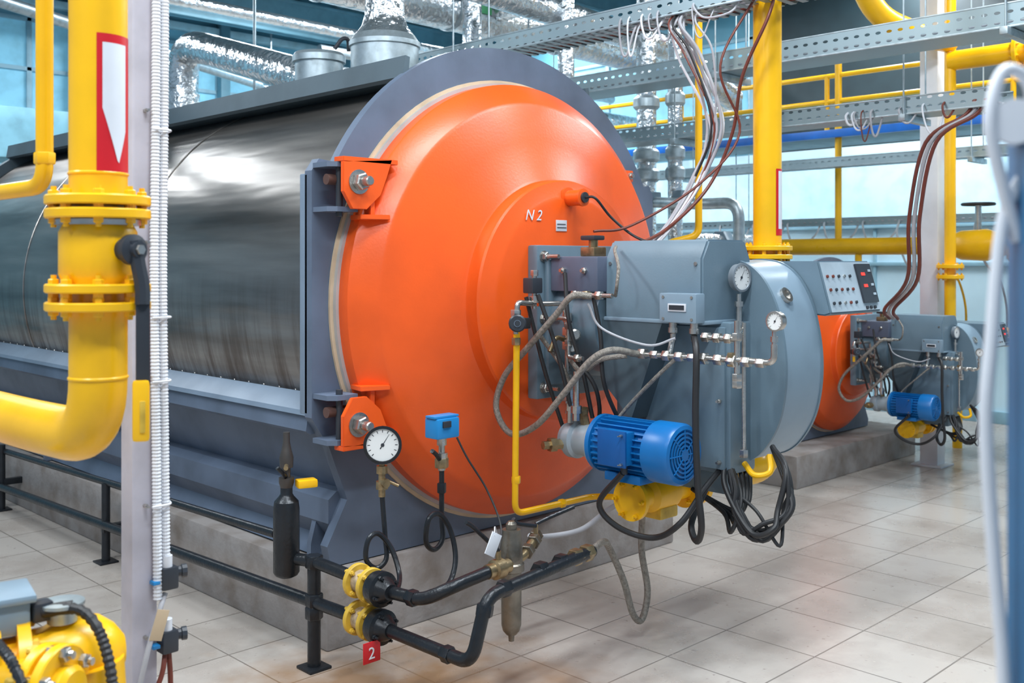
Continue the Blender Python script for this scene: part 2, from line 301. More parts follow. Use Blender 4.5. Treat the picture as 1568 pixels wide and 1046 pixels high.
# ------------------------------------------------------------------ boiler
CX,CZ=3.47,1.42
def boiler(X=None):
    par=bpy.data.objects.new('industrial_boiler',None); scn.collection.objects.link(par)
    par.location=(X@V((CX,3.6,CZ))) if X else (CX,3.6,CZ)
    def fin(g): return g.done(par)
    YP=3.55
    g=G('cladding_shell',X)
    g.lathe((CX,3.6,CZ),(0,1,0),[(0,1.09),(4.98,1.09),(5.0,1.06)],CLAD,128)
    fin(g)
    g=G('cladding_seams',X)
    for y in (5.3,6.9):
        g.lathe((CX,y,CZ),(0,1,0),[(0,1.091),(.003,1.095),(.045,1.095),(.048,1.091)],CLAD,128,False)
    g.lathe((CX,8.55,CZ),(0,1,0),[(0,1.08),(0,1.16),(.1,1.16),(.1,1.0)],PLATED,96,False)
    for i in range(38):
        y=3.7+i*.13; g.lathe((2.448,y,1.045),(-1,0,-.3),[(0,.006),(.004,.004)],STEEL,6)
    fin(g)
    g=G('front_plate',X)
    out=[(2.44,.335),(2.42,.42),(2.52,.60),(2.43,.83),(2.345,.96),(2.345,1.97),(2.38,2.02)]
    R=1.20; a0=math.radians(150.5); n=44; a1=math.pi-a0
    arc=[(CX+(R-.05*max(0,math.cos(a0+(a1-a0)*i/n)*-1))*math.cos(a0+(a1-a0)*i/n),CZ+R*math.sin(a0+(a1-a0)*i/n)) for i in range(n+1)]
    right=[(2*CX-x,z) for x,z in out[::-1]]
    g.prism(out+arc+right,lambda p,t:(p[0],t,p[1]),YP,YP+.05,PLATE)
    g.box((2.345,YP+.03,.97),(2.365,YP+.09,1.96),PLATEL,.006)
    g.lathe((CX,YP+.0,CZ),(0,-1,0),[(0,1.045),(.012,1.045),(.012,1.0)],CREAM,96,False)
    g.lathe((CX,YP-.012,CZ),(0,-1,0),[(0,1.03),(.02,1.03),(.02,1.0)],M('seat_ring_paint',(.45,.43,.42),.5),96,False)
    for zc in (1.90,.96):
        for dz in (-.09,.09):
            g.prism([(2.35,3.55),(2.35,3.45),(2.38,3.42),(2.48,3.42),(2.48,3.55)],lambda p,t:(p[0],p[1],t),zc+dz-.01,zc+dz+.01,PLATE)
        g.cyl((2.41,3.45,zc-.12),(2.41,3.45,zc+.12),.014,DARK); g.cyl((2.36,3.47,zc+.03),(2.47,3.47,zc+.03),.022,M('hinge_brown',(.10,.05,.04),.5))
    fin(g)
    g=G('top_walkway',X); g.box((2.86,3.6,2.43),(4.08,8.62,2.45),PLATED); 
    g.prism([(2.87,2.41),(2.84,2.42),(2.855,2.515),(2.88,2.51)],lambda p,t:(p[0],t,p[1]),3.58,8.62,PLATED)
    g.prism([(4.07,2.41),(4.10,2.42),(4.085,2.515),(4.06,2.51)],lambda p,t:(p[0],t,p[1]),3.58,8.62,PLATED)
    fin(g)
    g=G('base_frame',X)
    for sx in (1,-1):
        F=lambda p,t:(CX+sx*(p[0]-CX),t,p[1])
        g.prism([(2.37,.975),(2.36,.965),(2.35,.90),(2.37,.885),(2.48,.885),(2.48,.975)],F,3.6,8.5,PLATE)
        g.prism([(2.345,.965),(2.35,.985),(2.43,1.045),(2.45,1.04),(2.44,.965)],F,3.6,8.5,PLATEL)
        g.prism([(2.46,.89),(2.48,.80),(2.52,.70),(2.56,.62),(2.62,.62),(2.62,.89)],F,3.6,8.5,PLATE)
        g.prism([(2.50,.63),(2.46,.60),(2.46,.50),(2.52,.42),(2.48,.34),(2.62,.335),(2.68,.63)],F,3.6,8.5,PLATE)
        for y in (3.7,5.2,6.7,8.2): g.prism([(2.44,.335),(2.44,.40),(2.5,.62),(2.6,.62),(2.6,.335)],F,y,y+.03,PLATE)
    fin(g)
    g=G('door',X)
    yb=YP-.03
    g.lathe((CX,yb,CZ),(0,-1,0),[(0,1.0),(0,1.015),(.062,1.015),(.07,1.010),(.148,.925),(.153,.918),(.158,.905),(.205,.745),(.262,.565),(.270,.553),(.282,.55),(.335,.55),(.345,.543),(.36,.49),(.365,.48),(.372,.46),(.372,.001)],ORANGE,160)
    for zc,s_ in ((1.90,1),(.96,-1)):
        zz=lambda a:zc+s_*a
        g.prism([(2.385,zz(.10)),(2.385,zz(-.02)),(2.43,zz(-.09)),(2.50,zz(-.09)),(2.57,zz(-.03)),(2.60,zz(.04)),(2.63,zz(.12))],lambda p,t:(p[0],t,p[1]),3.385,3.405,ORANGE,.002)
        g.prism([(2.385,3.385),(2.66,3.385),(2.66,3.47),(2.48,3.50),(2.385,3.45)],lambda p,t:(p[0],p[1],t),zz(.10),zz(.12),ORANGE,.002)
        g.prism([(2.48,3.40),(2.60,3.36),(2.62,3.47),(2.50,3.50)],lambda p,t:(p[0],p[1],t),zz(-.13),zz(-.11),ORANGE,.002)
        g.prism([(2.53,3.40),(2.55,3.40),(2.56,3.5),(2.54,3.5)],lambda p,t:(p[0],p[1],t),min(zz(-.12),zz(.1)),max(zz(-.12),zz(.1)),ORANGE)
        g.lathe((2.46,3.385,zz(.02)),(0,-1,0),[(0,.05),(.004,.05),(.004,.03),(.006,.03)],STEEL,24)
        g.lathe((2.46,3.38,zz(.02)),(0,-1,0),[(0,.036),(.03,.036),(.034,.03)],STEEL,6,ph=.3)
        g.lathe((2.46,3.345,zz(.02)),(0,-1,0),[(0,.02),(.035,.02),(.04,.016)],STEEL,16)
    for zc in (.8,2.05):
        a=math.asin((zc-CZ)/1.03); x=CX+1.03*math.cos(a)
        g.box((x-.10,3.44,zc-.03),(x+.0,3.52,zc+.03),ORANGE,.005); g.bolt((x-.03,3.44,zc),(0,-1,0),.02)
    g.lathe((3.46,3.16,1.886),(0,-1,0),[(0,.05),(.01,.05),(.012,.036),(.085,.036),(.09,.04),(.10,.04),(.102,.02)],ORANGE,24)
    g.lathe((3.46,3.06,1.886),(0,-1,0),[(0,.024),(.01,.024)],DARK,16)
    g.box((3.37,3.145,1.735),(3.44,3.149,1.785),PLAS,.001)
    g.box((3.375,3.143,1.75),(3.435,3.146,1.753),DARK,0); g.box((3.375,3.143,1.765),(3.43,3.146,1.768),DARK,0)
    fin(g)
    return par
B1=boiler()
t=text('N 2',(3.17,3.145,1.78),FRONT,.066,WHITE,B1,'painted_number'); t.data.shear=.3
XS=.61
X2=Matrix.Translation((7.44,4.0,.90))@Matrix.Scale(XS,4)@Matrix.Translation((-CX,-3.55,-CZ))
boiler(X2)
# ------------------------------------------------------------------ burner
def burner(X=None):
    par=bpy.data.objects.new('gas_burner',None); scn.collection.objects.link(par)
    par.location=(X@V((3.55,2.5,1.2))) if X else (3.55,2.5,1.2)
    def fin(g): return g.done(par)
    g=G('mounting_flange',X)
    g.box((3.19,3.09,1.0),(3.82,3.15,1.67),BURN,.01)
    g.box((3.23,3.06,1.06),(3.77,3.09,1.61),BURN,.01)
    for x,z in ((3.23,1.62),(3.78,1.62),(3.23,1.05),(3.78,1.05),(3.23,1.35)):
        g.lathe((x,3.09,z),(0,-1,0),[(0,.026),(.004,.026)],STEEL,16); g.bolt((x,3.085,z),(0,-1,0),.02,STEEL,.02); g.cyl((x,3.07,z),(x,3.0,z),.009,STEEL)
    g.lathe((3.48,3.08,1.33),(0,-1,0),[(0,.24),(.1,.24),(.12,.22),(.26,.22)],BURN,40)
    g.box((3.24,2.79,1.47),(3.66,3.06,1.62),M('neck_paint',(.10,.12,.175),.4),.01)
    g.prism([(2.82,1.36),(2.82,1.1),(2.66,.95),(2.50,1.36)],lambda p,t:(t,p[0],p[1]),3.30,3.5,PLATED)
    g.bolt((3.24,2.98,1.56),(-1,0,0),.014); g.bolt((3.24,2.86,1.56),(-1,0,0),.014)
    fin(g)
    g=G('control_cabinet',X)
    g.prism([(3.30,1.36),(3.30,1.61),(3.345,1.685),(3.60,1.685),(3.64,1.61),(3.64,1.36)],lambda p,t:(p[0],t,p[1]),2.31,2.80,BURN,.008)
    g.box((3.296,2.305,1.352),(3.644,2.805,1.368),BURNL,.004)
    g.box((3.245,2.30,1.36),(3.305,2.475,1.475),BURNL,.006)
    g.box((3.240,2.345,1.405),(3.246,2.43,1.435),PLAS,.001); g.box((3.238,2.352,1.411),(3.242,2.423,1.429),DARK,0)
    for y in (2.32,2.455):
        for z in (1.375,1.46): g.lathe((3.246,y,z),(-1,0,0),[(0,.006),(.004,.006)],STEEL,8)
    for y in (2.34,2.77): g.lathe((3.30,y,1.59),(-1,0,0),[(0,.008),(.004,.008)],STEEL,8)
    for y in (2.43,2.33):
        g.lathe((3.275,y,1.36),(0,0,-1),[(0,.016),(.02,.016),(.02,.02),(.04,.02),(.045,.012),(.07,.012)],STEEL,12)
    fin(g)
    g=G('fan_volute',X)
    prof=[(2.62,1.54),(2.44,1.60),(2.33,1.60),(2.26,1.575),(2.20,1.52),(2.15,1.43),(2.12,1.32),(2.105,1.2),(2.11,1.08),(2.135,.97),(2.18,.885),(2.24,.82),(2.32,.79),(2.47,.80),(2.6,.9)]
    P=[V((a,b,0)) for a,b in prof]; E=[P[0]]+P+[P[-1]]; Q=[]
    for i in range(1,len(E)-2):
        a,b,c,d=E[i-1:i+3]
        for k in range(4):
            t=k/4; Q.append(.5*((2*b)+(c-a)*t+(2*a-5*b+4*c-d)*t*t+(3*b-a-3*c+d)*t**3))
    Q.append(P[-1]); prof2=[(q.x,q.y) for q in Q]
    g.prism(prof2,lambda p,t:(t,p[0],p[1]),3.565,3.85,BURNL,.006)
    for x0,x1 in ((3.56,3.575),(3.84,3.855)):
        g.prism([(2.36+(y-2.36)*1.014,1.2+(z-1.2)*1.012) for y,z in prof2],lambda p,t:(t,p[0],p[1]),x0,x1,BURN)
    g.lathe((3.56,2.40,1.22),(-1,0,0),[(0,.14),(.01,.14),(.012,.13),(.012,.05)],BURN,32)
    nrm=V((0,-.87,.5)); g.lathe(V((3.66,2.165,1.46)),nrm,[(0,.032),(.015,.032),(.015,.02),(.004,.02)],STEEL,24)
    fin(g)
    g=G('burner_body',X)
    g.box((3.42,2.26,.76),(3.60,2.84,1.36),BURN,.015)
    g.box((3.405,2.28,.78),(3.425,2.82,1.34),BURN,.006)
    for y in (2.30,2.80):
        for z in (.81,1.05,1.31): g.bolt((3.405,y,z),(-1,0,0),.009)
    g.cyl((3.45,2.22,1.36),(3.45,2.22,.84),.009,STEEL); g.union((3.45,2.22,.85),(0,0,1),.018,STEEL)
    g.box((3.5,2.34,.66),(3.66,2.75,.77),BURN,.01)
    fin(g)
    g=G('motor',X)
    mx_,mz=3.21,.86
    g.lathe((mx_,2.735,mz),(0,-1,0),[(0,.06),(0,.116),(.02,.116),(.022,.098),(.30,.098)],BLUE,40)
    for i in range(28):
        a=2*math.pi*i/28; u=V((math.cos(a),0,math.sin(a))); w=V((-math.sin(a),0,math.cos(a)))*.0025
        p0=V((mx_,2.735,mz))+u*.094; q=[p0+V((0,-.03,0)),p0+V((0,-.29,0))]
        vs=[q[0]-w,q[0]+w,q[1]+w,q[1]-w,q[0]-w+u*.02,q[0]+w+u*.02,q[1]+w+u*.02,q[1]-w+u*.02]
        g.add(vs,[(0,1,5,4),(1,2,6,5),(2,3,7,6),(3,0,4,7),(4,5,6,7)],BLUE)
    g.lathe((mx_,2.45,mz),(0,-1,0),[(0,.11),(0,.12),(.105,.12),(.12,.112),(.125,.098),(.118,.09)],BLUE,40)
    g.lathe((mx_,2.335,mz),(0,-1,0),[(0,.09),(.002,.09)],DARK,32)
    for r in (.02,.036,.052,.068,.084):
        g.lathe((mx_,2.328,mz),(0,-1,0),[(0,r-.004),(.004,r-.004),(.004,r+.003),(0,r+.003)],BLUE,32,False)
    for i in range(8):
        a=i*math.pi/4; g.cyl((mx_+.018*math.cos(a),2.326,mz+.018*math.sin(a)),(mx_+.095*math.cos(a),2.326,mz+.095*math.sin(a)),.003,BLUE,seg=6)
    g.lathe((mx_,2.33,mz),(0,-1,0),[(0,.018),(.006,.018)],BLUE,16)
    g.box((3.065,2.50,.81),(3.125,2.63,.94),BLUE,.008); g.box((3.058,2.495,.805),(3.068,2.635,.945),M('motor_box_cover',(.004,.09,.32),.35),.003)
    for z in (.82,.93): g.bolt((3.058,2.51,z),(-1,0,0),.005); 
    g.cyl((3.095,2.53,.81),(3.095,2.53,.775),.014,DARK)
    g.box((3.13,2.48,.73),(3.29,2.66,.765),BLUE,.006)
    PG=M('pump_grey',(.36,.42,.47),.35,.3)
    g.lathe((mx_,2.735,mz-.005),(0,1,0),[(0,.10),(.02,.10),(.03,.07),(.12,.066),(.13,.08),(.165,.08),(.17,.06),(.20,.06),(.205,.03)],PG,32)
    g.lathe((3.21,2.83,.92),(-.3,0,1),[(0,.02),(.05,.02),(.05,.026),(.07,.026)],BRASS,6)
    g.lathe((3.14,2.90,.84),(-1,.3,0),[(0,.022),(.03,.022),(.03,.03),(.06,.03),(.06,.018),(.09,.018)],BRASS,6)
    g.lathe((3.16,2.87,.93),(0,0,1),[(0,.016),(.05,.016),(.05,.022),(.08,.022),(.08,.012),(.16,.012)],STEEL,8)
    g.lathe((3.12,2.80,.95),(0,0,1),[(0,.016),(.03,.016),(.03,.022),(.06,.022),(.06,.012),(.2,.012)],STEEL,8)
    g.box((3.25,2.6,.74),(3.42,2.74,.80),BURN,.004)
    fin(g)
    g=G('control_panel',X)
    g.prism([(2.60,1.60),(2.13,1.60),(2.07,1.385),(2.10,1.375),(2.52,1.40)],lambda p,t:(t,p[0],p[1]),3.86,4.31,BURN,.006)
    FP=M('panel_face',(.42,.51,.58),.4)
    def onf(x,z,out=.0):
        t=(z-1.385)/.215; return V((x,2.07+.06*t-out,z+out*.28))
    def patch(x0,x1,z0,z1,m,o1=.004):
        a=[onf(x0,z0,-.002),onf(x1,z0,-.002),onf(x1,z1,-.002),onf(x0,z1,-.002),onf(x0,z0,o1),onf(x1,z0,o1),onf(x1,z1,o1),onf(x0,z1,o1)]
        g.add(a,[(0,3,2,1),(4,5,6,7),(0,1,5,4),(1,2,6,5),(2,3,7,6),(3,0,4,7)],m)
    patch(3.87,4.30,1.39,1.595,FP,.003)
    patch(4.15,4.28,1.42,1.585,DARK,.012); 
    for z in (1.485,1.535): patch(4.18,4.21,z,z+.012,REDL,.014)
    for z in (1.45,1.49,1.55): patch(4.245,4.265,z,z+.01,FP,.015)
    random.seed(3)
    for i in range(5):
        for j in range(3):
            p=onf(3.895+i*.048,1.425+j*.055); g.lathe(p,(0,-1,.28),[(0,.007),(.010,.0065)],random.choice([DARK,DARK,DARK,STEEL,BROWN]),12)
    for i in range(3): p=onf(4.17+i*.035,1.40); g.lathe(p,(0,-1,.28),[(0,.008),(.012,.007)],DARK,10)
    g.box((3.80,2.25,1.42),(3.88,2.35,1.56),BURN,.006)
    fin(g)
    g=G('gauges_and_fittings',X)
    g.gauge((3.50,2.26,1.535),(-.1,-1,0),.055,M('gauge_rim_grey',(.30,.34,.38),.4,.4),.03)
    g.lathe((3.50,2.275,1.47),(0,0,-1),[(0,.01),(.03,.01),(.03,.018),(.05,.018),(.05,.012),(.11,.012),(.11,.02),(.14,.02)],STEEL,8)
    g.gauge((3.235,1.955,1.385),(-1,.1,0),.035,STEEL,.03)
    g.lathe((3.25,1.965,1.35),(0,0,-1),[(0,.008),(.02,.008),(.02,.014),(.04,.014),(.04,.009),(.08,.009)],STEEL,8)
    g.pipe([(3.25,1.965,1.3),(3.25,1.965,1.235),(3.25,2.1,1.235),(3.25,2.62,1.225)],.012,STEEL,.03)
    for y,r in ((2.56,.022),(2.50,.017),(2.44,.022),(2.38,.02),(2.32,.017),(2.27,.024),(2.2,.022),(2.14,.026),(2.08,.02),(2.02,.018)): g.union((3.25,y,1.23),(0,1,0),r,STEEL,.035)
    g.pipe([(3.25,2.12,1.38),(3.25,2.12,1.15)],.011,STEEL)
    for z in (1.32,1.17,1.145): g.union((3.25,2.12,z),(0,0,1),.02,STEEL,.028)
    g.pipe([(3.27,2.29,1.31),(3.27,2.12,1.31)],.012,STEEL); g.pipe([(3.27,2.14,1.31),(3.40,2.2,1.33),(3.50,2.275,1.34)],.009,STEEL)
    for y in (2.27,2.22,2.17): g.union((3.27,y,1.31),(0,1,0),.02,STEEL,.03)
    g.tube([(3.27,2.43,1.29),(3.26,2.43,1.26),(3.25,2.43,1.23)],.012,STEEL)
    g.union((3.25,2.14,1.235),(0,0,1),.022,BRASS,.05)
    g.box((3.05,2.98,1.465),(3.11,3.04,1.53),DARK,.006); g.pipe([(3.08,3.0,1.55),(3.08,3.0,1.40)],.010,STEEL)
    g.union((3.08,3.0,1.44),(0,0,1),.02,STEEL,.03); g.union((3.08,3.0,1.55),(0,0,1),.017,STEEL,.025)
    g.pipe([(3.08,3.0,1.42),(2.98,3.0,1.43),(2.97,3.0,1.36),(2.97,3.0,1.30)],.012,STEEL,.02)
    g.union((2.97,3.0,1.385),(0,0,1),.022,STEEL,.03)
    g.lathe((2.97,2.99,1.345),(-.7,-.7,.05),[(0,.024),(.03,.024),(.03,.036),(.075,.036),(.08,.03),(.09,.03),(.09,.012),(.096,.012)],DARK,20)
    g.lathe((2.97-.064,2.99-.064,1.349),(-.7,-.7,.05),[(0,.014),(.004,.014)],PLATEL,16)
    g.box((2.96,2.98,1.32),(3.04,3.03,1.365),BLK,.006)
    g.pipe([(3.1,3.0,1.42),(3.22,2.96,1.42),(3.24,2.96,1.3),(3.24,2.96,.95)],.011,STEEL,.03)
    for z in (1.36,1.30,1.24,1.1,1.02): g.union((3.24,2.96,z),(0,0,1),.022,STEEL,.035)
    g.lathe((3.24,2.93,1.29),(-.6,-.8,0),[(0,.025),(.06,.025),(.065,.018)],STEEL,16)
    g.pipe([(3.24,2.96,1.26),(3.17,2.96,1.28),(3.13,2.96,1.22)],.010,BRASS,.02)
    g.gauge((3.20,2.90,1.24),(-.6,-.8,.1),.022,STEEL,.02)
    g.pipe([(3.18,2.9,1.45),(3.18,2.76,1.46),(3.18,2.66,1.46)],.010,STEEL)
    for y in (2.86,2.80,2.73): g.union((3.18,y,1.46),(0,1,0),.019,BRASS if y==2.8 else STEEL,.03)
    g.pipe([(3.16,2.96,1.36),(3.16,2.88,1.36),(3.16,2.88,1.20),(3.16,2.80,1.20)],.009,STEEL,.015)
    for z in (1.33,1.26): g.union((3.16,2.88,z),(0,0,1),.017,STEEL,.025)
    g.union((3.16,2.83,1.20),(0,1,0),.017,STEEL,.025)
    g.box((3.30,2.86,1.62),(3.38,2.94,1.66),BRASS,.006); g.cyl((3.34,2.90,1.6),(3.34,2.90,1.70),.02,BRASS); g.box((3.30,2.86,1.69),(3.37,2.94,1.71),DARK,.006)
    fin(g)
    g=G('hoses',X)
    g.tube([(3.10,2.70,1.46),(3.05,2.76,1.46),(3.05,2.85,1.38),(3.04,3.0,1.24),(3.03,3.13,1.11),(3.03,3.18,.97),(3.04,3.10,.87),(3.05,2.96,.92),(3.05,2.80,1.07),(3.06,2.68,1.2),(3.1,2.60,1.25),(3.22,2.56,1.23)],.0135,BRAID,12)
    g.tube([(3.20,2.66,1.46),(3.16,2.62,1.5),(3.17,2.62,1.58),(3.22,2.68,1.64),(3.30,2.74,1.66)],.007,BRAID)
    g.tube([(3.22,2.62,1.22),(3.18,2.72,1.2),(3.20,2.84,1.14),(3.24,2.94,1.18)],.011,BRAID)
    g.tube([(3.1,2.72,1.43),(3.14,2.68,1.33),(3.2,2.5,1.27),(3.25,2.40,1.3)],.005,GREYC)
    g.tube([(3.24,2.93,1.05),(3.2,2.95,1.15),(3.15,3.0,1.25),(3.1,3.0,1.3)],.010,BRAID)
    g.tube([(3.25,2.40,1.22),(3.24,2.5,1.13),(3.24,2.62,1.02),(3.23,2.70,.93)],.008,BRAID)
    for a in ([(3.08,2.98,1.46),(3.1,2.92,1.3),(3.12,2.88,1.15),(3.15,2.86,1.0)],[(3.16,2.9,1.55),(3.14,2.86,1.35),(3.18,2.82,1.15),(3.22,2.80,.95)],[(3.2,2.78,1.46),(3.2,2.74,1.3),(3.2,2.72,1.1),(3.3,2.7,.9)],[(3.05,3.02,1.45),(3.09,3.0,1.28),(3.13,2.98,1.12),(3.2,2.95,.9)],[(3.17,2.86,1.2),(3.2,2.78,1.1),(3.24,2.78,1.0),(3.28,2.82,.9)]):
        g.tube(a,.009,BLK)
    g.tube([(3.275,2.33,1.31),(3.22,2.28,1.24),(3.2,2.27,1.0),(3.2,2.26,.76),(3.21,2.25,.60),(3.25,2.3,.53),(3.3,2.36,.58),(3.45,2.4,.68)],.013,BLK)
    g.tube([(3.085,2.53,.78),(3.1,2.66,.64),(3.14,2.60,.55),(3.2,2.47,.52),(3.2,2.34,.60),(3.3,2.30,.72),(3.45,2.32,.78)],.012,BLK)
    random.seed(11)
    for i in range(9):
        o=random.uniform(0,.08); k=random.uniform(-.05,.05); h=random.uniform(-.04,.05)
        g.tube([(3.42+o,2.30,.82),(3.36+o,2.24-k*.5,.72),(3.33+o,2.17+k,.61-h),(3.34+o,2.08+k,.57+h),(3.40+o,2.03-k*.6,.66),(3.46+o*.5,2.05,.77+h),(3.56,2.16,.87)],random.choice([.007,.009,.011]),BLK)
    for i in range(4):
        g.tube([(3.5+i*.04,2.30,.78),(3.40+i*.02,2.2,.68),(3.36+i*.03,2.22,.56+i*.03),(3.46+i*.02,2.32,.60),(3.5,2.5,.66)],.009,BLK)
    g.tube([(3.50,2.25,.80),(3.48,2.19,.765),(3.51,2.14,.78),(3.54,2.16,.84)],.012,YEL)
    g.tube([(2.975,3.0,1.32),(2.975,3.0,1.25)],.012,YEL)
    fin(g)
    g=G('gas_train',X)
    gz=.635
    g.lathe((3.24,2.62,gz),(1,0,0),[(0,.085),(.02,.085),(.02,.05),(.10,.05),(.12,.07),(.26,.07),(.28,.05),(.36,.05),(.36,.09),(.39,.09),(.39,.05),(.43,.05),(.43,.09),(.46,.09),(.46,.05),(.7,.05)],YEL,28)
    for x in (3.24,3.60): 
        for a in range(6): g.bolt((x,2.62+.068*math.cos(a*1.047),gz+.068*math.sin(a*1.047)),(-1,0,0),.010,YEL)
    g.box((3.38,2.57,gz-.10),(3.50,2.67,gz-.05),YELD,.01)
    g.lathe((3.56,2.42,.76),(0,-1,0),[(0,.04),(.1,.04),(.11,.028)],YEL,20)
    fin(g)
    return par
burner()
XB=Matrix.Translation((7.40,3.70,1.0))@Matrix.Scale(.78,4)@Matrix.Translation((-CX,-3.15,-CZ))
burner(XB)
g=G('pilot_gas_pipe'); g.pipe([(2.975,3.0,1.30),(2.965,3.0,.56),(3.45,3.0,.555),(3.45,2.68,.60)],.0135,YEL,.05)
for z in (1.27,.70): g.union((2.972,3.0,z),(0,0,1),.019,BRASS if z>1 else YEL,.03)
g.union((3.25,3.0,.557),(1,0,0),.019,YEL,.03); g.done()
g=G('flexible_drain_hose')
g.tube([(2.93,2.56,.50),(3.1,2.64,.49),(3.21,2.7,.43),(3.30,2.7,.28),(3.36,2.7,.13),(3.42,2.7,.09),(3.46,2.7,.20),(3.42,2.7,.38),(3.40,2.68,.55)],.014,BRAID,12); g.done()
g=G('flexible_drain_hose')
g.tube([(2.85,2.80,.53),(3.0,2.85,.49),(3.15,2.8,.50),(3.3,2.78,.56),(3.42,2.72,.62)],.011,GREYC,12); g.done()
g=G('flame_sensor_cable'); g.tube([(3.46,3.05,1.886),(3.47,3.0,1.88),(3.55,2.98,1.8),(3.6,2.9,1.72),(3.6,2.8,1.68)],.006,BLK); g.done()
# ------------------------------------------------------------------ low pipework
g=G('blowdown_pipework')
S=BLKP
g.pipe([(2.27,7.8,.13),(2.27,4.74,.22),(2.27,3.1,.27)],.024,S)
g.pipe([(2.30,7.6,.36),(2.28,3.72,.47)],.018,S)
g.pipe([(2.27,2.96,.272),(2.27,2.50,.275),(2.33,2.49,.485),(2.75,2.52,.505),(2.93,2.55,.505)],.023,S,.06)
g.pipe([(2.28,2.96,.405),(2.28,2.76,.42),(2.34,2.68,.47),(2.50,2.66,.495)],.023,S,.06)
g.cyl((2.27,3.42,0),(2.27,3.42,.42),.026,S); g.box((2.22,3.37,.0),(2.32,3.47,.012),S)
g.pipe([(2.24,3.50,.42),(2.27,3.42,.42),(2.28,3.1,.41)],.024,S,.03)
for z in (.22,.27,.42): g.union((2.27,3.42,z),(0,0,1),.035,S,.05)
IV=M('aged_flange_face',(.55,.42,.28),.5,0,.3,.1,30)
for z in (.272,.41):
    for y in (3.13,3.05):
        g.flange((2.27,y,z),(0,-1,0),.064,.02,YELD,4,.010,YELD)
    g.cyl((2.27,3.14,z),(2.27,3.0,z),.042,IV)
    g.lathe((2.27,3.02,z),(0,-1,0),[(0,.060),(.02,.064),(.045,.064),(.05,.05),(.07,.04),(.09,.028)],S,28)
    for a in range(4): g.bolt((2.27+.05*math.cos(a*1.57+.4),2.975,z+.05*math.sin(a*1.57+.4)),(0,-1,0),.009,S)
for y in (5.4,7.0):
    g.cyl((2.28,y,0),(2.28,y,.42),.022,S); g.box((2.23,y-.05,0),(2.33,y+.05,.01),S); g.box((2.26,y-.02,.16),(2.42,y+.02,.20),S)
for p,d in (((2.27,2.62,.274),(0,1,0)),((2.325,2.495,.44),(.2,0,1)),((2.42,2.50,.49),(1,0,0)),((2.28,2.82,.415),(0,1,0))): g.union(p,d,.030,S,.04)
for x in (2.62,2.74,2.83,2.9): g.union((x,2.52+(x-2.6)*.1,.505),(1,0.1,0),.032,BRASS if x>2.8 else S,.045)
g.lathe((2.49,2.66,.495),(1,.05,0),[(0,.026),(.03,.026),(.035,.036),(.075,.036),(.08,.026),(.11,.026)],BRASS,16)
g.cyl((2.545,2.66,.52),(2.545,2.66,.56),.01,BRASS); g.tube([(2.545,2.66,.56),(2.50,2.66,.60),(2.42,2.66,.67),(2.39,2.66,.69)],.008,S)
g.pipe([(2.59,2.67,.495),(2.70,2.68,.51),(2.80,2.72,.55),(2.86,2.78,.53)],.018,BRASS,.03)
for p in ((2.72,2.685,.52),(2.78,2.71,.54),(2.83,2.75,.54)): g.union(p,(1,.5,.2),.028,STEELD,.03)
g.cyl((2.80,2.72,.56),(2.80,2.72,.60),.009,BRASS); g.tube([(2.80,2.72,.60),(2.86,2.70,.62),(2.95,2.66,.65)],.008,S)
g.tube([(2.78,2.70,.60),(2.70,2.72,.62),(2.68,2.72,.64)],.008,S)
g.lathe((2.64,2.69,.645),(0,0,-1),[(0,.012),(.01,.02),(.03,.02),(.03,.034),(.06,.036),(.10,.042),(.15,.042),(.155,.048),(.18,.048),(.185,.038),(.38,.037),(.40,.032),(.415,.02),(.417,.012),(.44,.01)],STEELD,24)
g.done()
g=G('steam_trap_bottle')
bx,by=2.22,3.54
g.lathe((bx,by,.345),(0,0,1),[(0,.03),(.008,.045),(.02,.052),(.27,.052),(.30,.048),(.32,.03),(.33,.024),(.36,.024)],BLKP,28)
g.lathe((bx,by,.70),(0,0,1),[(0,.024),(.02,.03),(.04,.03),(.04,.016),(.08,.016),(.08,.026),(.12,.028),(.15,.02),(.18,.014),(.22,.013)],M('dark_valve_metal',(.09,.08,.075),.4,.6),20)
g.pipe([(bx,by,.42),(2.26,3.45,.42)],.022,BLKP)
g.cyl((bx,by,.79),(bx-.04,by-.06,.79),.009,BRASS); g.box((bx+.02,by-.08,.70),(bx+.10,by-.02,.732),YEL,.008,rz=-.3)
g.tube([(bx,by,.74),(bx-.03,by-.03,.76),(bx-.06,by-.03,.79)],.008,BLKP)
g.done()
g=G('pressure_gauge')
g.gauge((2.40,3.15,.895),(-.75,-.95,.02),.070,BLKP,.04)
g.lathe((2.42,3.18,.84),(0,0,-1),[(0,.012),(.03,.012),(.03,.022),(.06,.022),(.06,.014),(.09,.014),(.09,.024),(.12,.024),(.12,.014),(.15,.014)],BRASS,10)
g.cyl((2.42,3.18,.76),(2.47,3.14,.73),.006,BRASS); g.cyl((2.42,3.18,.745),(2.42,3.15,.745),.018,BRASS)
g.tube([(2.42,3.18,.70),(2.42,3.17,.62),(2.42,3.16,.54),(2.41,3.14,.46),(2.37,3.15,.43),(2.33,3.16,.47),(2.34,3.16,.54),(2.38,3.15,.56),(2.42,3.12,.50),(2.41,3.06,.42),(2.34,2.98,.40),(2.30,2.95,.405)],.010,BLKP)
g.done()
g=G('pressure_sensor')
sx,sy=2.655,3.10
g.box((2.60,3.06,.90),(2.715,3.14,.98),BLUES,.008); g.box((2.625,3.052,.945),(2.665,3.062,.97),DARK,.002)
g.box((2.595,3.07,.98),(2.72,3.13,.99),BLUES,.003)
